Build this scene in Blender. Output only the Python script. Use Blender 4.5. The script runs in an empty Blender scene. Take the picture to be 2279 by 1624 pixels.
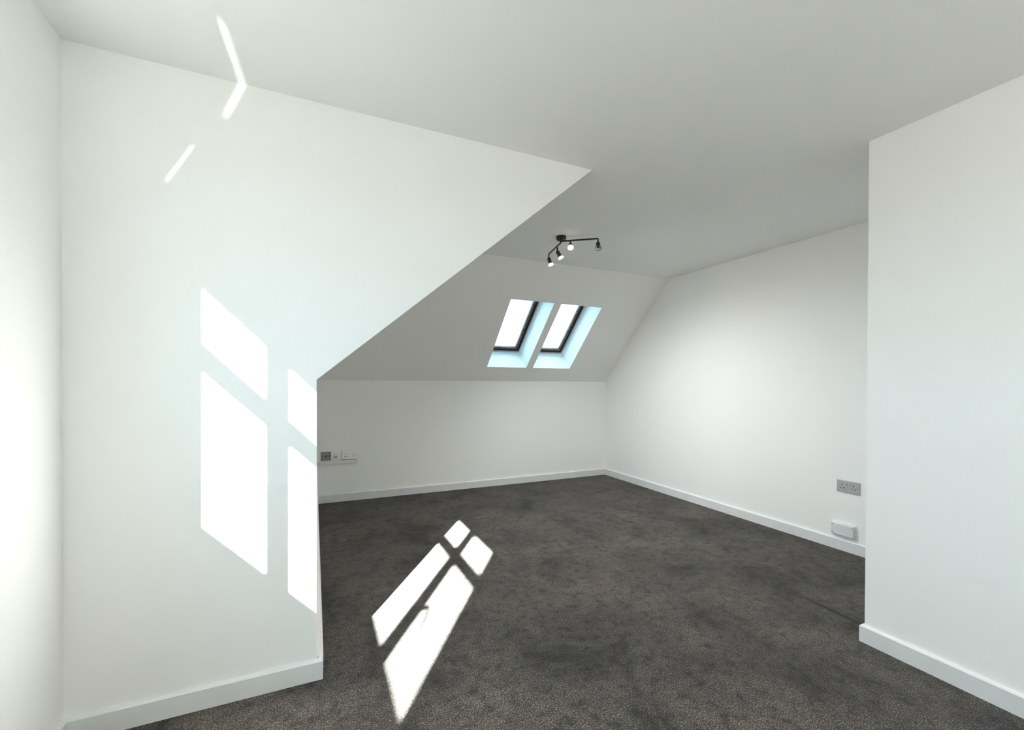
import bpy, bmesh, math, random
from mathutils import Vector, Matrix

S = bpy.context.scene
COL = S.collection
random.seed(4)

# ------------------------------------------------------------------ camera
cam_data = bpy.data.cameras.new('camera')
cam = bpy.data.objects.new('camera', cam_data)
COL.objects.link(cam)
S.camera = cam
YAW, PITCH, ROLL = 0.42690, -0.006782, 0.004059
FPX = 968.02
fw = Vector((math.sin(YAW)*math.cos(PITCH), math.cos(YAW)*math.cos(PITCH), math.sin(PITCH)))
rt = Vector((math.cos(YAW), -math.sin(YAW), 0))
up = rt.cross(fw)
rt2 = rt*math.cos(ROLL) + up*math.sin(ROLL)
up2 = up*math.cos(ROLL) - rt*math.sin(ROLL)
m = Matrix((rt2, up2, -fw)).transposed().to_4x4()
m.translation = Vector((0, 0, 1.2))
cam.matrix_world = m
cam_data.sensor_fit = 'HORIZONTAL'
cam_data.sensor_width = 36.0
cam_data.lens = FPX/2279*36.0
cam_data.shift_y = (857.0-812.0)/2279
cam_data.clip_start = 0.02

# ------------------------------------------------------------------ world, sun, exposure
SUN_DIR = Vector((1.0, 1.5, -1.02)).normalized()
SUN_STRENGTH = 124.0
SKY_STRENGTH = 0.8
EXPOSURE = 0.5

world = bpy.data.worlds.new('sky')
S.world = world
world.use_nodes = True
nt = world.node_tree
nt.nodes.clear()
out = nt.nodes.new('ShaderNodeOutputWorld')
bg = nt.nodes.new('ShaderNodeBackground')
tc = nt.nodes.new('ShaderNodeTexCoord')
sep = nt.nodes.new('ShaderNodeSeparateXYZ')
nt.links.new(tc.outputs['Generated'], sep.inputs[0])
clouds = nt.nodes.new('ShaderNodeTexNoise')
clouds.inputs['Scale'].default_value = 3.5
clouds.inputs['Detail'].default_value = 6
nt.links.new(tc.outputs['Generated'], clouds.inputs['Vector'])
cr = nt.nodes.new('ShaderNodeValToRGB')
cr.color_ramp.elements[0].position = 0.52
cr.color_ramp.elements[0].color = (3.2, 5.3, 6.9, 1)
cr.color_ramp.elements[1].position = 0.72
cr.color_ramp.elements[1].color = (6.0, 7.5, 8.2, 1)
nt.links.new(clouds.outputs['Fac'], cr.inputs['Fac'])
hr = nt.nodes.new('ShaderNodeMapRange')
hr.inputs['From Min'].default_value = -0.02
hr.inputs['From Max'].default_value = 0.02
nt.links.new(sep.outputs['Z'], hr.inputs['Value'])
mixg = nt.nodes.new('ShaderNodeMix')
mixg.data_type = 'RGBA'
nt.links.new(hr.outputs[0], mixg.inputs[0])
mixg.inputs[6].default_value = (1.8, 1.75, 1.6, 1)      # sunlit ground below the horizon
nt.links.new(cr.outputs['Color'], mixg.inputs[7])
nt.links.new(mixg.outputs[2], bg.inputs['Color'])
bg.inputs['Strength'].default_value = SKY_STRENGTH
nt.links.new(bg.outputs[0], out.inputs['Surface'])

sun_data = bpy.data.lights.new('sun', 'SUN')
sun_data.energy = SUN_STRENGTH
sun_data.angle = math.radians(0.6)
sun_data.color = (1.0, 0.985, 0.955)
sun = bpy.data.objects.new('sun', sun_data)
COL.objects.link(sun)
sun.rotation_euler = SUN_DIR.to_track_quat('-Z', 'Y').to_euler()
sun.location = (-6, -9, 8)

# added fill lamp behind the camera, no fixture, to brighten walls and ceiling
rear_data = bpy.data.lights.new('rear_fill_light', 'POINT')
rear_data.energy = 20.0
rear_data.shadow_soft_size = 0.1
rear_data.color = (1.0, 0.98, 0.94)
rear = bpy.data.objects.new('rear_fill_light', rear_data)
COL.objects.link(rear)
rear.location = (0.8, -0.9, 1.75)

# sun thrown back by the chrome window handle: two thin fans of light on ceiling and end wall
def glint(normal, aim, cone, width, power):
    src = Vector((-0.752, 0.25, 1.33))
    ld = bpy.data.lights.new('sun_glint', 'SPOT')
    ld.energy = power
    ld.shadow_soft_size = 0.004
    ld.spot_size = cone
    ld.spot_blend = 0.5
    ld.color = (1.0, 0.98, 0.93)
    ld.use_nodes = True
    t = ld.node_tree
    em = t.nodes['Emission']
    g = t.nodes.new('ShaderNodeNewGeometry')
    d = t.nodes.new('ShaderNodeVectorMath')
    d.operation = 'DOT_PRODUCT'
    t.links.new(g.outputs['Incoming'], d.inputs[0])
    d.inputs[1].default_value = Vector(normal).normalized()
    ab = t.nodes.new('ShaderNodeMath')
    ab.operation = 'ABSOLUTE'
    t.links.new(d.outputs['Value'], ab.inputs[0])
    mr = t.nodes.new('ShaderNodeMapRange')
    mr.interpolation_type = 'SMOOTHSTEP'
    mr.inputs['From Min'].default_value = width
    mr.inputs['From Max'].default_value = width*0.3
    t.links.new(ab.outputs[0], mr.inputs['Value'])
    t.links.new(mr.outputs[0], em.inputs['Strength'])
    o = bpy.data.objects.new('sun_glint', ld)
    COL.objects.link(o)
    o.location = src
    o.rotation_euler = (Vector(aim)-src).to_track_quat('-Z', 'Y').to_euler()
SRC = Vector((-0.752, 0.25, 1.33))
a0, a1, a2 = Vector((-.266, 1.593, 2.318))-SRC, Vector((-.231, 1.899, 2.318))-SRC, Vector((-.305, 1.919, 2.173))-SRC
glint((a0.normalized()-a1.normalized()*.0).cross(a2.normalized()), SRC+(a0.normalized()+a2.normalized()), a0.angle(a2)*1.05, .009, 85)
b0, b1 = Vector((-.402, 1.919, 2.05))-SRC, Vector((-.478, 1.919, 1.91))-SRC
glint(b0.cross(b1), SRC+(b0.normalized()+b1.normalized()), b0.angle(b1)*1.15, .005, 65)

vs = S.view_settings
vs.view_transform = 'Standard'
vs.look = 'None'
vs.gamma = 1.0
vs.use_curve_mapping = False
vs.exposure = EXPOSURE
S.cycles.max_bounces = 16
S.cycles.diffuse_bounces = 12
S.cycles.transparent_max_bounces = 16
S.cycles.caustics_reflective = False
S.cycles.caustics_refractive = False

# ------------------------------------------------------------------ room dimensions (metres)
CEIL = 2.3184
XL = -0.757          # left wall
YA = 1.9193          # near end wall facing the camera
XE = 0.0087          # its free edge
XC = 1.3304          # where the left roof slope reaches the ceiling
KH = 1.213           # knee wall height
YK = 4.674           # knee wall
YS = 3.565           # far roof slope meets the ceiling
XG = 3.4715          # gable wall
XP, YP = 2.3332, 1.1544   # right partition
YB = -1.9            # wall behind the camera
BH, BT = 0.0785, 0.015

# ------------------------------------------------------------------ materials
def principled(name, color, rough=0.5, spec=0.5, metallic=0.0):
    mt = bpy.data.materials.new(name)
    mt.use_nodes = True
    b = mt.node_tree.nodes['Principled BSDF']
    b.inputs['Base Color'].default_value = (*color, 1)
    b.inputs['Roughness'].default_value = rough
    b.inputs['Specular IOR Level'].default_value = spec
    b.inputs['Metallic'].default_value = metallic
    return mt

def noise_var(mt, scale, c0, c1, bump=0.0, bscale=None, lo=0.35, hi=0.65):
    t = mt.node_tree
    b = t.nodes['Principled BSDF']
    g = t.nodes.new('ShaderNodeNewGeometry')
    n = t.nodes.new('ShaderNodeTexNoise')
    n.inputs['Scale'].default_value = scale
    n.inputs['Detail'].default_value = 4
    t.links.new(g.outputs['Position'], n.inputs['Vector'])
    r = t.nodes.new('ShaderNodeValToRGB')
    r.color_ramp.elements[0].position = lo
    r.color_ramp.elements[1].position = hi
    r.color_ramp.elements[0].color = (*c0, 1)
    r.color_ramp.elements[1].color = (*c1, 1)
    t.links.new(n.outputs['Fac'], r.inputs['Fac'])
    t.links.new(r.outputs['Color'], b.inputs['Base Color'])
    if bump:
        n2 = t.nodes.new('ShaderNodeTexNoise')
        n2.inputs['Scale'].default_value = bscale
        n2.inputs['Detail'].default_value = 2
        t.links.new(g.outputs['Position'], n2.inputs['Vector'])
        bp = t.nodes.new('ShaderNodeBump')
        bp.inputs['Strength'].default_value = bump
        bp.inputs['Distance'].default_value = 0.002
        t.links.new(n2.outputs['Fac'], bp.inputs['Height'])
        t.links.new(bp.outputs['Normal'], b.inputs['Normal'])
    return mt

M_WALL = noise_var(principled('wall_paint', (.8, .8, .77), 0.75, 0.25), 1.1,
                   (.885, .885, .868), (.90, .90, .884), 0.06, 90)
M_CEIL = noise_var(principled('ceiling_paint', (.8, .8, .77), 0.85, 0.2), 0.9,
                   (.885, .885, .868), (.90, .90, .884), 0.05, 70)
M_GLOSS = noise_var(principled('skirting_gloss', (.82, .82, .8), 0.35, 0.5), 6.0,
                    (.72, .735, .735), (.76, .775, .775), 0.05, 60)
M_UPVC = principled('white_upvc', (.85, .86, .86), 0.3)
M_LINING = principled('skylight_lining_white', (.86, .87, .87), 0.5)
M_WOOD = noise_var(principled('dark_stained_wood', (.08, .04, .02), 0.5, 0.4), 30.0,
                   (.06, .027, .015), (.15, .078, .048))
M_WOOD_DARK = principled('wood_frame_dark', (.022, .010, .005), 0.55, 0.3)
M_BLACK = principled('black_metal', (.012, .011, .011), 0.35, 0.5)
M_BULB_OFF = principled('bulb_reflector', (.75, .75, .73), 0.2)
M_DARK = principled('dark_hole', (.006, .006, .006), 0.6)
M_PLASTIC = principled('white_plastic', (.88, .88, .86), 0.35)
M_BRUSHED = principled('brushed_steel', (.46, .47, .47), 0.5, 0.5, 0.2)
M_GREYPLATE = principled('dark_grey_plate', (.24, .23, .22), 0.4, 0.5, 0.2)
M_CHROME = principled('chrome', (.8, .8, .8), 0.2, 0.5, 1.0)

def emission(name, color, strength):
    mt = bpy.data.materials.new(name)
    mt.use_nodes = True
    b = mt.node_tree.nodes['Principled BSDF']
    b.inputs['Emission Color'].default_value = (*color, 1)
    b.inputs['Emission Strength'].default_value = strength
    return mt
M_BULB_ON = emission('lit_bulb', (1, .97, .9), 4.0)
M_BULB_DIM = emission('lit_bulb_side', (1, .97, .9), 3.0)

def glass_mat(name, tint):
    mt = bpy.data.materials.new(name)
    mt.use_nodes = True
    t = mt.node_tree
    t.nodes.clear()
    o = t.nodes.new('ShaderNodeOutputMaterial')
    tr = t.nodes.new('ShaderNodeBsdfTransparent')
    tr.inputs['Color'].default_value = (*tint, 1)
    gl = t.nodes.new('ShaderNodeBsdfGlossy')
    gl.inputs['Roughness'].default_value = 0.02
    mx = t.nodes.new('ShaderNodeMixShader')
    mx.inputs[0].default_value = 0.04
    t.links.new(tr.outputs[0], mx.inputs[1])
    t.links.new(gl.outputs[0], mx.inputs[2])
    t.links.new(mx.outputs[0], o.inputs['Surface'])
    return mt
M_GLASS = glass_mat('window_glass', (.95, .97, .96))
M_TINTED = glass_mat('solar_tinted_glass', (.92, .98, 1.0))      # bluish roof-window glass

def carpet_mat():
    mt = principled('carpet', (.06, .05, .045), 0.95, 0.1)
    t = mt.node_tree
    b = t.nodes['Principled BSDF']
    g = t.nodes.new('ShaderNodeNewGeometry')
    def noise(scale, detail, rough=0.5, dist=0.0):
        n = t.nodes.new('ShaderNodeTexNoise')
        n.inputs['Scale'].default_value = scale
        n.inputs['Detail'].default_value = detail
        n.inputs['Roughness'].default_value = rough
        n.inputs['Distortion'].default_value = dist
        t.links.new(g.outputs['Position'], n.inputs['Vector'])
        return n
    def ramp(src, pts):
        r = t.nodes.new('ShaderNodeValToRGB')
        e = r.color_ramp.elements
        e[0].position, e[0].color = pts[0][0], (*pts[0][1], 1)
        e[1].position, e[1].color = pts[-1][0], (*pts[-1][1], 1)
        for p, c in pts[1:-1]:
            k = e.new(p)
            k.color = (*c, 1)
        t.links.new(src, r.inputs['Fac'])
        return r
    def mul(a, c):
        mx = t.nodes.new('ShaderNodeMix')
        mx.data_type = 'RGBA'
        mx.blend_type = 'MULTIPLY'
        mx.inputs[0].default_value = 1.0
        t.links.new(a, mx.inputs[6])
        t.links.new(c, mx.inputs[7])
        return mx.outputs[2]
    fine = noise(235, 2, 0.65, 0.4)                 # yarn tufts
    c1 = ramp(fine.outputs['Fac'], [(.34, (.005, .0042, .0037)), (.44, (.019, .0162, .0140)),
                                    (.54, (.054, .0468, .0405)), (.66, (.220, .191, .163))])
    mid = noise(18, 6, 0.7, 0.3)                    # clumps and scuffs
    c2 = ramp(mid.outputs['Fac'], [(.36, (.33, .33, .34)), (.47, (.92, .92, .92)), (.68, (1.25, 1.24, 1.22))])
    big = noise(2.2, 7, 0.68, 0.5)                   # broad patches, darker and lighter at random
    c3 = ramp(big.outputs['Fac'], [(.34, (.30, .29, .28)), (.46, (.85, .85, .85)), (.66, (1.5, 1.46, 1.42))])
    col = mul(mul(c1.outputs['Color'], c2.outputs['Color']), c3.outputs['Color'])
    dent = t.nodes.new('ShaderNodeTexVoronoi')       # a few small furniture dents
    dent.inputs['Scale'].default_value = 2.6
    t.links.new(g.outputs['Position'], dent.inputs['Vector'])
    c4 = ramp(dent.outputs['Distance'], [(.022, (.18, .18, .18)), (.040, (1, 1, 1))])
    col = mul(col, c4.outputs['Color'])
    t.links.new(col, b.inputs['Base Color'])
    bp = t.nodes.new('ShaderNodeBump')
    bp.inputs['Strength'].default_value = 0.9
    bp.inputs['Distance'].default_value = 0.004
    t.links.new(fine.outputs['Fac'], bp.inputs['Height'])
    t.links.new(bp.outputs['Normal'], b.inputs['Normal'])
    b.inputs['Sheen Weight'].default_value = 0.15
    b.inputs['Sheen Roughness'].default_value = 0.5
    return mt
M_CARPET = carpet_mat()

# ------------------------------------------------------------------ mesh helpers
def link(name, bm, mat, parent=None, smooth=False):
    bmesh.ops.recalc_face_normals(bm, faces=bm.faces)
    me = bpy.data.meshes.new(name)
    bm.to_mesh(me)
    bm.free()
    mats = mat if isinstance(mat, (list, tuple)) else [mat]
    for x in mats:
        me.materials.append(x)
    if smooth:
        for p in me.polygons:
            p.use_smooth = True
    o = bpy.data.objects.new(name, me)
    COL.objects.link(o)
    if parent is not None:
        o.parent = parent
    return o

def struct(o):
    o['kind'] = 'structure'
    return o

def thing(name, label, cat, loc, rot=None):
    o = bpy.data.objects.new(name, None)
    COL.objects.link(o)
    o.empty_display_size = 0.05
    o.location = loc
    if rot is not None:
        o.rotation_euler = rot
    o['label'] = label
    o['category'] = cat
    return o

def add_box(bm, lo, hi, bevel=0.0, seg=2, mi=0):
    vs_ = [bm.verts.new((x, y, z)) for x in (lo[0], hi[0]) for y in (lo[1], hi[1]) for z in (lo[2], hi[2])]
    fs = [(0, 1, 3, 2), (4, 6, 7, 5), (0, 4, 5, 1), (2, 3, 7, 6), (0, 2, 6, 4), (1, 5, 7, 3)]
    faces = [bm.faces.new([vs_[i] for i in f]) for f in fs]
    for f in faces:
        f.material_index = mi
    if bevel:
        edges = list({e for f in faces for e in f.edges})
        bmesh.ops.bevel(bm, geom=edges, offset=bevel, segments=seg, profile=0.5, affect='EDGES')
    return faces

def add_prism(bm, pts, vec):
    """closed polygon pts (3-D, coplanar) pushed along vec"""
    a = [bm.verts.new(p) for p in pts]
    v = Vector(vec)
    b = [bm.verts.new(Vector(p)+v) for p in pts]
    bm.faces.new(a)
    bm.faces.new(b[::-1])
    n = len(pts)
    for i in range(n):
        bm.faces.new((a[i], b[i], b[(i+1) % n], a[(i+1) % n]))

def add_lathe(bm, prof, origin, axis, n=24, mi=0, cap0=True, cap1=True):
    """prof: list of (distance along axis, radius)"""
    ax = Vector(axis).normalized()
    q = ax.to_track_quat('Z', 'X')
    rings = []
    for d, r in prof:
        rings.append([bm.verts.new(Vector(origin)+q @ Vector((r*math.cos(2*math.pi*k/n), r*math.sin(2*math.pi*k/n), d)))
                      for k in range(n)])
    fs = []
    for i in range(len(rings)-1):
        for k in range(n):
            fs.append(bm.faces.new((rings[i][k], rings[i][(k+1) % n], rings[i+1][(k+1) % n], rings[i+1][k])))
    if cap0:
        fs.append(bm.faces.new(rings[0][::-1]))
    if cap1:
        fs.append(bm.faces.new(rings[-1]))
    for f in fs:
        f.material_index = mi
    return fs

def frame_ring(bm, u0, u1, v0, v1, w, d0, d1, fn, bevel=0.0, wb=None):
    """four bars of width w round the rectangle u0..u1 x v0..v1, depth d0..d1; fn(u, v, d) -> xyz"""
    wb = w if wb is None else wb
    for (a0, a1, b0, b1) in ((u0, u1, v0, v0+wb), (u0, u1, v1-w, v1), (u0, u0+w, v0+wb, v1-w), (u1-w, u1, v0+wb, v1-w)):
        bar(bm, a0, a1, b0, b1, d0, d1, fn)

def bar(bm, a0, a1, b0, b1, d0, d1, fn):
    vs_ = [bm.verts.new(fn(a, b, d)) for a in (a0, a1) for b in (b0, b1) for d in (d0, d1)]
    for f in [(0, 1, 3, 2), (4, 6, 7, 5), (0, 4, 5, 1), (2, 3, 7, 6), (0, 2, 6, 4), (1, 5, 7, 3)]:
        bm.faces.new([vs_[i] for i in f])

# ------------------------------------------------------------------ room shell
bm = bmesh.new()
add_box(bm, (XL-.3, YB-.1, -.1), (XG+.1, YK+.1, 0))
struct(link('floor', bm, M_CARPET))

bm = bmesh.new()
add_box(bm, (XL-.3, YB-.1, CEIL), (XG+.1, YS+.001, CEIL+.1))
struct(link('ceiling', bm, M_CEIL))

# end wall facing the camera, cut along the roof slope
bm = bmesh.new()
add_prism(bm, [(XL, YA, 0), (XE, YA, 0), (XE, YA, KH-.006), (XC, YA, CEIL), (XL, YA, CEIL)], (0, .05, 0))
# flared corner bead down the free edge
a = [bm.verts.new(p) for p in ((XE-.001, YA+.002, 0), (XE+.020, YA+.035, 0), (XE-.001, YA+.05, 0))]
tp = bm.verts.new((XE-.0005, YA+.03, 1.05))
for f in ((a[0], a[1], tp), (a[1], a[2], tp), (a[2], a[0], tp), (a[0], a[2], a[1])):
    bm.faces.new(f)
struct(link('wall_front', bm, M_WALL))

# left wall with the window opening
WY0, WY1, WZ0, WZ1 = -0.27, 1.342, 1.028, 2.125
bm = bmesh.new()
for (y0, y1, z0, z1) in ((YB, WY0, 0, CEIL), (WY1, YA+.05, 0, CEIL), (WY0, WY1, 0, WZ0), (WY0, WY1, WZ1, CEIL)):
    add_box(bm, (XL-.18, y0, z0), (XL, y1, z1))
struct(link('wall_left', bm, M_WALL))

# hidden side wall of the far bay, from the end wall back to the knee wall
bm = bmesh.new()
add_prism(bm, [(XE+.012, YA+.05, 0), (XE+.012, YK+.05, 0), (XE-.004, YK+.05, KH), (XE-.004, YA+.05, KH)], (-.08, 0, 0))
struct(link('wall_side', bm, M_WALL))

bm = bmesh.new()
add_box(bm, (XE-.1, YK, 0), (XG+.1, YK+.1, KH))
struct(link('wall_back', bm, M_WALL))

bm = bmesh.new()
add_prism(bm, [(XG, YP-.02, 0), (XG, YK+.1, 0), (XG, YK+.1, KH-.1), (XG, YK, KH), (XG, YS, CEIL), (XG, YP-.02, CEIL)], (.1, 0, 0))
struct(link('wall_right', bm, M_WALL))

bm = bmesh.new()
add_box(bm, (XP, YB, 0), (XG+.1, YP, CEIL))
struct(link('wall_partition', bm, M_WALL))

bm = bmesh.new()
add_box(bm, (XL-.1, YB-.1, 0), (XP+.1, YB, CEIL))
struct(link('wall_rear', bm, M_WALL))

# left roof slope (seen edge on) and far roof slope with two skylight openings
bm = bmesh.new()
nrm = Vector((-(CEIL-KH), 0, XC-XE)).normalized()*.08
add_prism(bm, [(XE-.004, YA+.05, KH), (XE-.004, YK, KH), (XC-.004, YS, CEIL), (XC-.004, YA+.05, CEIL)], nrm)
struct(link('sloped_ceiling_left', bm, M_CEIL))

SL = Vector((0, YK-YS, -(CEIL-KH)))
SLEN = SL.length
SV = SL.normalized()
SN = Vector((0, CEIL-KH, YK-YS)).normalized()       # outwards
def sp(u, v, d):
    return Vector((u, YS, CEIL)) + SV*v + SN*d
SKY = [(1.749, 2.236, 0.437, 1.345), (2.322, 2.822, 0.440, 1.345)]
bm = bmesh.new()
LT = .018                                    # lining thickness
xs = [XE-.1, SKY[0][0]-LT, SKY[0][1]+LT, SKY[1][0]-LT, SKY[1][1]+LT, XG+.05]
for i in range(5):
    if i in (1, 3):
        k = SKY[(i-1)//2]
        bar(bm, xs[i], xs[i+1], -.02, k[2]-LT, 0, .08, sp)
        bar(bm, xs[i], xs[i+1], k[3]+LT, SLEN+.001, 0, .08, sp)
    else:
        bar(bm, xs[i], xs[i+1], -.02, SLEN+.001, 0, .08, sp)
struct(link('sloped_ceiling_back', bm, M_CEIL))

# ------------------------------------------------------------------ skirting boards
def skirting(name, path, side):
    """path: 2-D corner points along the wall face; side: +1/-1 = which side (left/right of travel) is the room"""
    bm = bmesh.new()
    prof = [(0, 0), (BT, 0), (BT, BH-.006), (BT-.006, BH), (0, BH+.001)]
    n = len(path)
    rows = []
    for i, p in enumerate(path):
        p = Vector(p)
        dirs = []
        if i > 0:
            dirs.append((p-Vector(path[i-1])).normalized())
        if i < n-1:
            dirs.append((Vector(path[i+1])-p).normalized())
        ns = [Vector((-d.y, d.x))*side for d in dirs]
        if len(ns) == 1:
            off = ns[0]
        else:
            off = (ns[0]+ns[1])/(1+ns[0].dot(ns[1]))
        rows.append([bm.verts.new((p.x+off.x*q, p.y+off.y*q, z)) for q, z in prof])
    k = len(prof)
    for i in range(n-1):
        for j in range(k):
            bm.faces.new((rows[i][j], rows[i][(j+1) % k], rows[i+1][(j+1) % k], rows[i+1][j]))
    bm.faces.new(rows[0])
    bm.faces.new(rows[-1][::-1])
    o = struct(link(name, bm, M_GLOSS))
    return o
skirting('baseboard_left', [(XL, YB+BT), (XL, YA), (XE+.010, YA), (XE+.012, YA+.05), (XE+.012, YK-BT-.001)], -1)
skirting('baseboard_back', [(XE+.012, YK), (XG, YK), (XG, YP)], -1)
skirting('baseboard_partition', [(XG-BT-.001, YP), (XP, YP), (XP, YB+BT)], -1)

# ------------------------------------------------------------------ skylights
def skylight(idx, k, label):
    u0, u1, v0, v1 = k
    root = bpy.data.objects.new('window_%d' % idx, None)
    COL.objects.link(root)
    root.location = sp((u0+u1)/2, (v0+v1)/2, 0)
    root.empty_display_size = .05
    root['kind'] = 'structure'
    root['label'] = label
    inv = root.location
    fn = lambda u, v, d: sp(u, v, d)-inv
    D = .255
    bm = bmesh.new()
    t = LT
    # lining boards, one on each side of the shaft
    for (a0, a1, b0, b1) in ((u0-t, u0, v0-t, v1+t), (u1, u1+t, v0-t, v1+t), (u0, u1, v0-t, v0), (u0, u1, v1, v1+t)):
        bar(bm, a0, a1, b0, b1, 0, D+.06, fn)
    link('lining', bm, M_LINING, root)
    bm = bmesh.new()
    frame_ring(bm, u0, u1, v0, v1, .013, D-.010, D+.03, fn)
    link('trim', bm, M_UPVC, root)
    bm = bmesh.new()
    frame_ring(bm, u0+.013, u1-.013, v0+.013, v1-.013, .044, D+.022, D+.055, fn)
    link('frame', bm, M_WOOD_DARK, root)
    bm = bmesh.new()
    frame_ring(bm, u0+.057, u1-.057, v0+.057, v1-.057, .026, D-.002, D+.022, fn)
    link('sash', bm, M_WOOD, root)
    bm = bmesh.new()
    bar(bm, u0+.070, u1-.070, v0+.070, v1-.070, D+.008, D+.014, fn)
    link('pane', bm, M_TINTED, root)
    bm = bmesh.new()
    frame_ring(bm, u0+.057, u1-.057, v0+.057, v1-.057, .024, D+.023, D+.075, fn)
    link('flashing', bm, M_UPVC, root)
    return root
skylight(1, SKY[0], 'left of the two narrow roof windows in the far sloped ceiling')
skylight(2, SKY[1], 'right of the two narrow roof windows in the far sloped ceiling')

# ------------------------------------------------------------------ window in the left wall (source of the sun patches)
XW = XL-.10
root = bpy.data.objects.new('window_3', None)
COL.objects.link(root)
root.location = (XW, (WY0+WY1)/2, WZ0)
root['kind'] = 'structure'
root['label'] = 'three-light white window in the left wall, lighting the end wall and carpet'
inv = Vector(root.location)
wf = lambda u, v, d: Vector((XW+d, u, v))-inv
cols = [(-.2125, .2425), (.3025, .7975), (.8565, 1.30)]
rows = [(1.133, 1.7495), (1.8085, 2.0545)]
bm = bmesh.new()
us = [WY0, cols[0][0], cols[0][1], cols[1][0], cols[1][1], cols[2][0], cols[2][1], WY1]
for i in range(0, 8, 2):
    bar(bm, us[i], us[i+1], WZ0, WZ1, -.025, .025, wf)
for (a, b) in cols:
    bar(bm, a, b, WZ0, rows[0][0], -.025, .025, wf)
    bar(bm, a, b, rows[0][1], rows[1][0], -.025, .025, wf)
    bar(bm, a, b, rows[1][1], WZ1, -.025, .025, wf)
link('frame', bm, M_UPVC, root)
for (a, b) in cols:
    for (c, d) in rows:
        bm = bmesh.new()
        bar(bm, a-.005, b+.005, c-.005, d+.005, -.004, .004, wf)
        link('pane', bm, M_GLASS, root)
bm = bmesh.new()
bar(bm, WY0+.001, WY1-.001, WZ0-.02, WZ0+.002, .02, .115, wf)
link('window_sill', bm, M_GLOSS, root)
# lever handle on the near casement
bm = bmesh.new()
bar(bm, .262, .292, 1.30, 1.40, .025, .04, wf)
bar(bm, .266, .288, 1.355, 1.377, .04, .075, wf)
h = link('handle_rose', bm, M_CHROME, root)
bm = bmesh.new()
pts = [(.277, 1.366, .075), (.262, 1.335, .083), (.243, 1.30, .083), (.232, 1.262, .078)]
for i in range(3):
    p, q = Vector(wf(*pts[i])), Vector(wf(*pts[i+1]))
    add_lathe(bm, [(0, .009-.001*i), ((q-p).length, .008-.001*i)], p, q-p, 12)
link('handle', bm, M_CHROME, root, True)

# ------------------------------------------------------------------ ceiling spotlight bar
LC = Vector((1.722, 2.885, CEIL))
lamp = thing('ceiling_spotlight', 'black four-spot ceiling light with two folding bars below the far ceiling', 'ceiling light', LC)
def rel(p):
    return Vector(p)-LC
ZB = 2.278
bm = bmesh.new()
add_lathe(bm, [(0, .0375), (.024, .0375), (.029, .033), (.030, .012), (.042, .011), (.043, .004)], (0, 0, 0), (0, 0, -1), 32)
link('canopy', bm, M_BLACK, lamp, False)
def arm(p, q):
    bm = bmesh.new()
    p, q = rel(p), rel(q)
    d = (q-p)
    L = d.length
    x = d.normalized()
    y = Vector((-x.y, x.x, 0))
    vs_ = [bm.verts.new(p+x*a+y*b+Vector((0, 0, c))) for a in (0, L) for b in (-.0055, .0055) for c in (-.0055, .0055)]
    fc = [bm.faces.new([vs_[i] for i in f]) for f in [(0, 1, 3, 2), (4, 6, 7, 5), (0, 4, 5, 1), (2, 3, 7, 6), (0, 2, 6, 4), (1, 5, 7, 3)]]
    bmesh.ops.bevel(bm, geom=list(bm.edges), offset=.0018, segments=2, affect='EDGES')
    return link('arm', bm, M_BLACK, lamp)
R0, RM, RE = (1.712, 2.880, ZB), (1.767, 2.825, ZB), (1.934, 2.706, ZB)
L0, LM, LE = (1.718, 2.886, ZB-.009), (1.746, 2.985, ZB-.009), (1.779, 3.180, ZB-.009)
arm(R0, RE)
arm(L0, LE)
def spot(base, stem, axis, blen, lit, power=0, cone=120):
    p = rel(base)
    bm = bmesh.new()
    add_lathe(bm, [(0, .0055), (stem, .0055)], p, (0, 0, -1), 12)
    link('stem', bm, M_BLACK, lamp, True)
    ax = Vector(axis).normalized()
    j = p+Vector((0, 0, -stem-.004))
    bm = bmesh.new()
    o0 = j-ax*.006
    add_lathe(bm, [(0, .006), (.002, .0115), (.008, .0145), (blen, .0145), (blen+.001, .0125)], o0, ax, 20)
    head = link('lamp_head', bm, M_BLACK, lamp, True)
    o1 = o0+ax*(blen-.002)
    bm = bmesh.new()
    if lit:
        ld = bpy.data.lights.new('bulb_light', 'SPOT')
        ld.energy = power
        ld.spot_size = math.radians(cone)
        ld.spot_blend = 1.0
        ld.shadow_soft_size = 0.02
        ld.color = (1.0, 0.965, 0.90)
        lo = bpy.data.objects.new('bulb_light', ld)
        COL.objects.link(lo)
        lo.parent = lamp
        lo.location = o1+ax*.026
        lo.rotation_euler = ax.to_track_quat('-Z', 'Y').to_euler()
        add_lathe(bm, [(0, .0120), (.004, .0150), (.010, .0205), (.016, .0222), (.019, .0212), (.020, .015)], o1, ax, 24)
        link('bulb', bm, M_BULB_ON if lit > 1 else M_BULB_DIM, head, True)
    else:
        add_lathe(bm, [(0, .0115), (.012, .016), (.020, .0225), (.027, .0245), (.029, .0235)], o1, ax, 24, 0, True, False)
        add_lathe(bm, [(.029, .0235), (.0275, .0205)], o1, ax, 24, 0, False, False)
        add_lathe(bm, [(.0275, .0205), (.018, .0095)], o1, ax, 24, 1, False, False)
        add_lathe(bm, [(.018, .0095), (.017, .0001)], o1, ax, 24, 0, False, True)
        link('bulb', bm, [M_BLACK, M_BULB_OFF], head, True)
spot(RE, .028, (-.32, -.46, -.83), .042, 0)
spot(RM, .028, (-.30, -.52, -.75), .034, 2, 40, 120)
spot(LM, .032, (.46, -.21, -.85), .052, 1, 20, 165)
spot(LE, .032, (.27, -.16, -.94), .050, 1, 104, 150)

# ------------------------------------------------------------------ wall plates
def plate(bm, w, h, t, bevel=.003):
    add_box(bm, (-w/2, -t, -h/2), (w/2, 0, h/2), bevel, 2)

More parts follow.
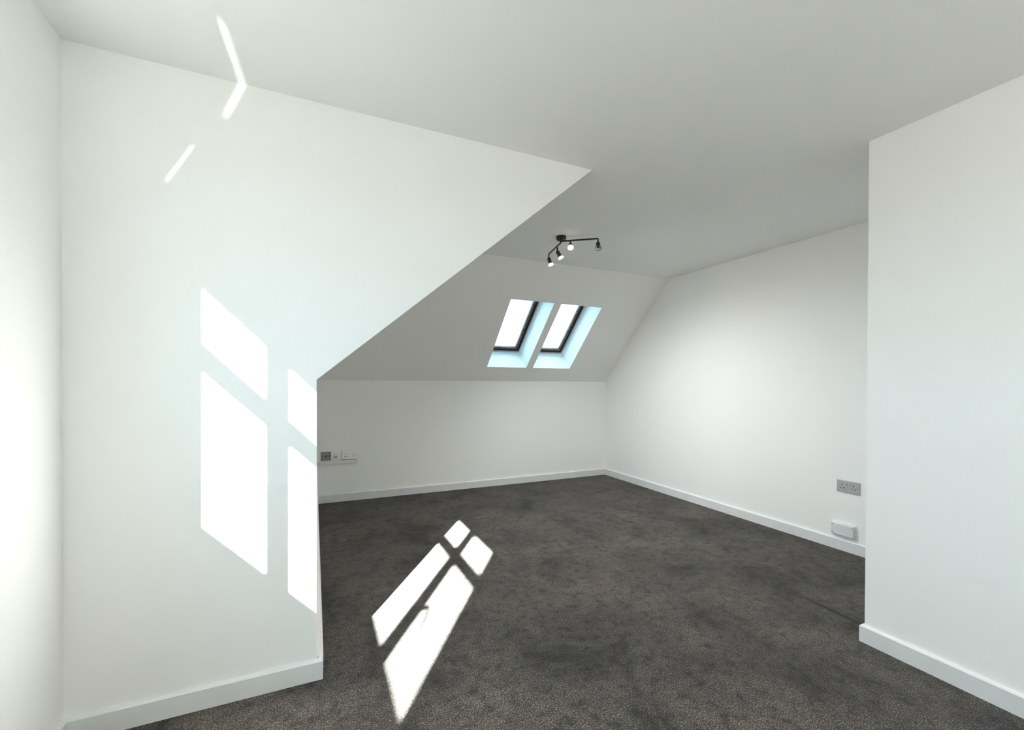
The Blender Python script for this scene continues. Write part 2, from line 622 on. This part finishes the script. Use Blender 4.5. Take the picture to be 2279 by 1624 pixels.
def holes(lst, root, name, y0, depth=.0015, mat=None):
    for (x, z, w, h) in lst:
        bm = bmesh.new()
        add_box(bm, (x-w/2, y0-depth, z-h/2), (x+w/2, y0+.001, z+h/2))
        link(name, bm, mat or M_DARK, root)

def double_socket(label, loc, rz, mat, box=False):
    r = thing('double_socket', label, 'socket', loc, (0, 0, rz))
    bm = bmesh.new()
    plate(bm, .146, .086, .009)
    link('plate', bm, mat, r)
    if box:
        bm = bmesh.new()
        add_box(bm, (-.0775, .0005, -.049), (.073, .006, .042), .001, 1)  # dark grey, offset left and down to stand in for the plate's shadow lines
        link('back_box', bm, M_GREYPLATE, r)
    for sx in (-.036, .036):
        bm = bmesh.new()
        # socket face, very slightly proud
        add_box(bm, (sx-.024, -.0102, -.030), (sx+.024, -.008, .020), .0006, 1)
        f = link('socket_face', bm, mat, r)
        for (hx, hz, hw, hh) in ((sx, .012, .0055, .010), (sx-.011, -.011, .0085, .0055), (sx+.011, -.011, .0085, .0055)):
            bm = bmesh.new()
            add_box(bm, (hx-hw/2, -.0108, hz-hh/2), (hx+hw/2, -.0095, hz+hh/2))
            link('pin_hole', bm, M_DARK, f)
    for sx in (-.011, .011):
        bm = bmesh.new()
        add_box(bm, (sx-.008, -.0125, .010), (sx+.008, -.008, .030), .001, 1)
        link('switch', bm, mat, r)
    for sx in (-.060, .060):
        bm = bmesh.new()
        add_lathe(bm, [(0, .0042), (.0008, .0036)], (sx, -.009, 0.0), (0, -1, 0), 12)
        link('screw', bm, M_GREYPLATE, r)
    return r

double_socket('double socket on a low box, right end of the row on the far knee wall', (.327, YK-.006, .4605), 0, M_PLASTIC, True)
# data outlet with a raised module
r = thing('data_outlet', 'pale square data outlet with raised module between dark plate and double socket', 'outlet', (.1905, YK, .463))
bm = bmesh.new()
plate(bm, .082, .086, .012)
link('plate', bm, M_PLASTIC, r)
bm = bmesh.new()
add_box(bm, (-.024, -.020, -.028), (.026, -.011, .026), .003, 2)
md = link('module', bm, M_GLOSS, r)
bm = bmesh.new()
add_box(bm, (-.004, -.0212, -.020), (.016, -.0195, -.002), .0005, 1)
link('port', bm, M_GREYPLATE, md)
holes([(-.018, -.020, .008, .004)], md, 'latch', -.020)
# aerial plate
r = thing('aerial_socket', 'dark grey square aerial plate at the left end of the knee wall row', 'socket', (.104, YK, .461))
bm = bmesh.new()
plate(bm, .086, .086, .008)
link('plate', bm, M_GREYPLATE, r)
bm = bmesh.new()
add_lathe(bm, [(0, .0075), (.006, .0075), (.006, .0045), (.001, .004)], (.002, -.008, 0), (0, -1, 0), 20)
link('coaxial_port', bm, M_DARK, r, False)
for sx in (-.030, .032):
    bm = bmesh.new()
    add_lathe(bm, [(0, .0045), (.0012, .004)], (sx, -.008, 0), (0, -1, 0), 12)
    link('screw', bm, M_DARK, r)
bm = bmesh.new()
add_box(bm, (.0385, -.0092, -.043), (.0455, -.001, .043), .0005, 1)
link('gap_shade', bm, M_DARK, r)  # dark strip standing in for the shaded gap beside the data outlet
# cable trunking under the row
r = thing('cable_trunking', 'white strip of cable trunking running below the three knee wall outlets', 'trunking', (.215, YK, .3935))
bm = bmesh.new()
add_box(bm, (-.195, -.016, -.0175), (.183, 0, .0175), .002, 2)
link('channel', bm, M_GLOSS, r)
bm = bmesh.new()
add_box(bm, (-.195, -.020, -.010), (.176, -.0155, .0125), .0015, 2)
link('cover', bm, M_GLOSS, r)
bm = bmesh.new()
add_box(bm, (.176, -.0215, -.018), (.185, -.001, .018), .0015, 2)
link('end_cap', bm, M_GLOSS, r)

# gable wall: faces -x
double_socket('brushed steel double socket on the right gable wall above the blank box', (XG, 1.825, .464), math.pi/2*3, M_BRUSHED)
r = thing('junction_box', 'white blank box just above the skirting on the right gable wall', 'box', (XG, 1.852, .150), (0, 0, -math.pi/2))
bm = bmesh.new()
add_box(bm, (-.078, -.016, -.046), (.078, 0, .046), .002, 2)
link('back_box', bm, M_GLOSS, r)
bm = bmesh.new()
add_box(bm, (-.072, -.027, -.040), (.072, -.0155, .040), .003, 2)
link('cover', bm, M_GLOSS, r)
for sx, sz in ((-.062, .030), (.062, .030), (-.062, -.028)):
    bm = bmesh.new()
    add_lathe(bm, [(0, .004), (.0012, .0034)], (sx, -.027, sz), (0, -1, 0), 12)
    link('screw', bm, M_GREYPLATE, r)

# carpet joint beyond the partition end
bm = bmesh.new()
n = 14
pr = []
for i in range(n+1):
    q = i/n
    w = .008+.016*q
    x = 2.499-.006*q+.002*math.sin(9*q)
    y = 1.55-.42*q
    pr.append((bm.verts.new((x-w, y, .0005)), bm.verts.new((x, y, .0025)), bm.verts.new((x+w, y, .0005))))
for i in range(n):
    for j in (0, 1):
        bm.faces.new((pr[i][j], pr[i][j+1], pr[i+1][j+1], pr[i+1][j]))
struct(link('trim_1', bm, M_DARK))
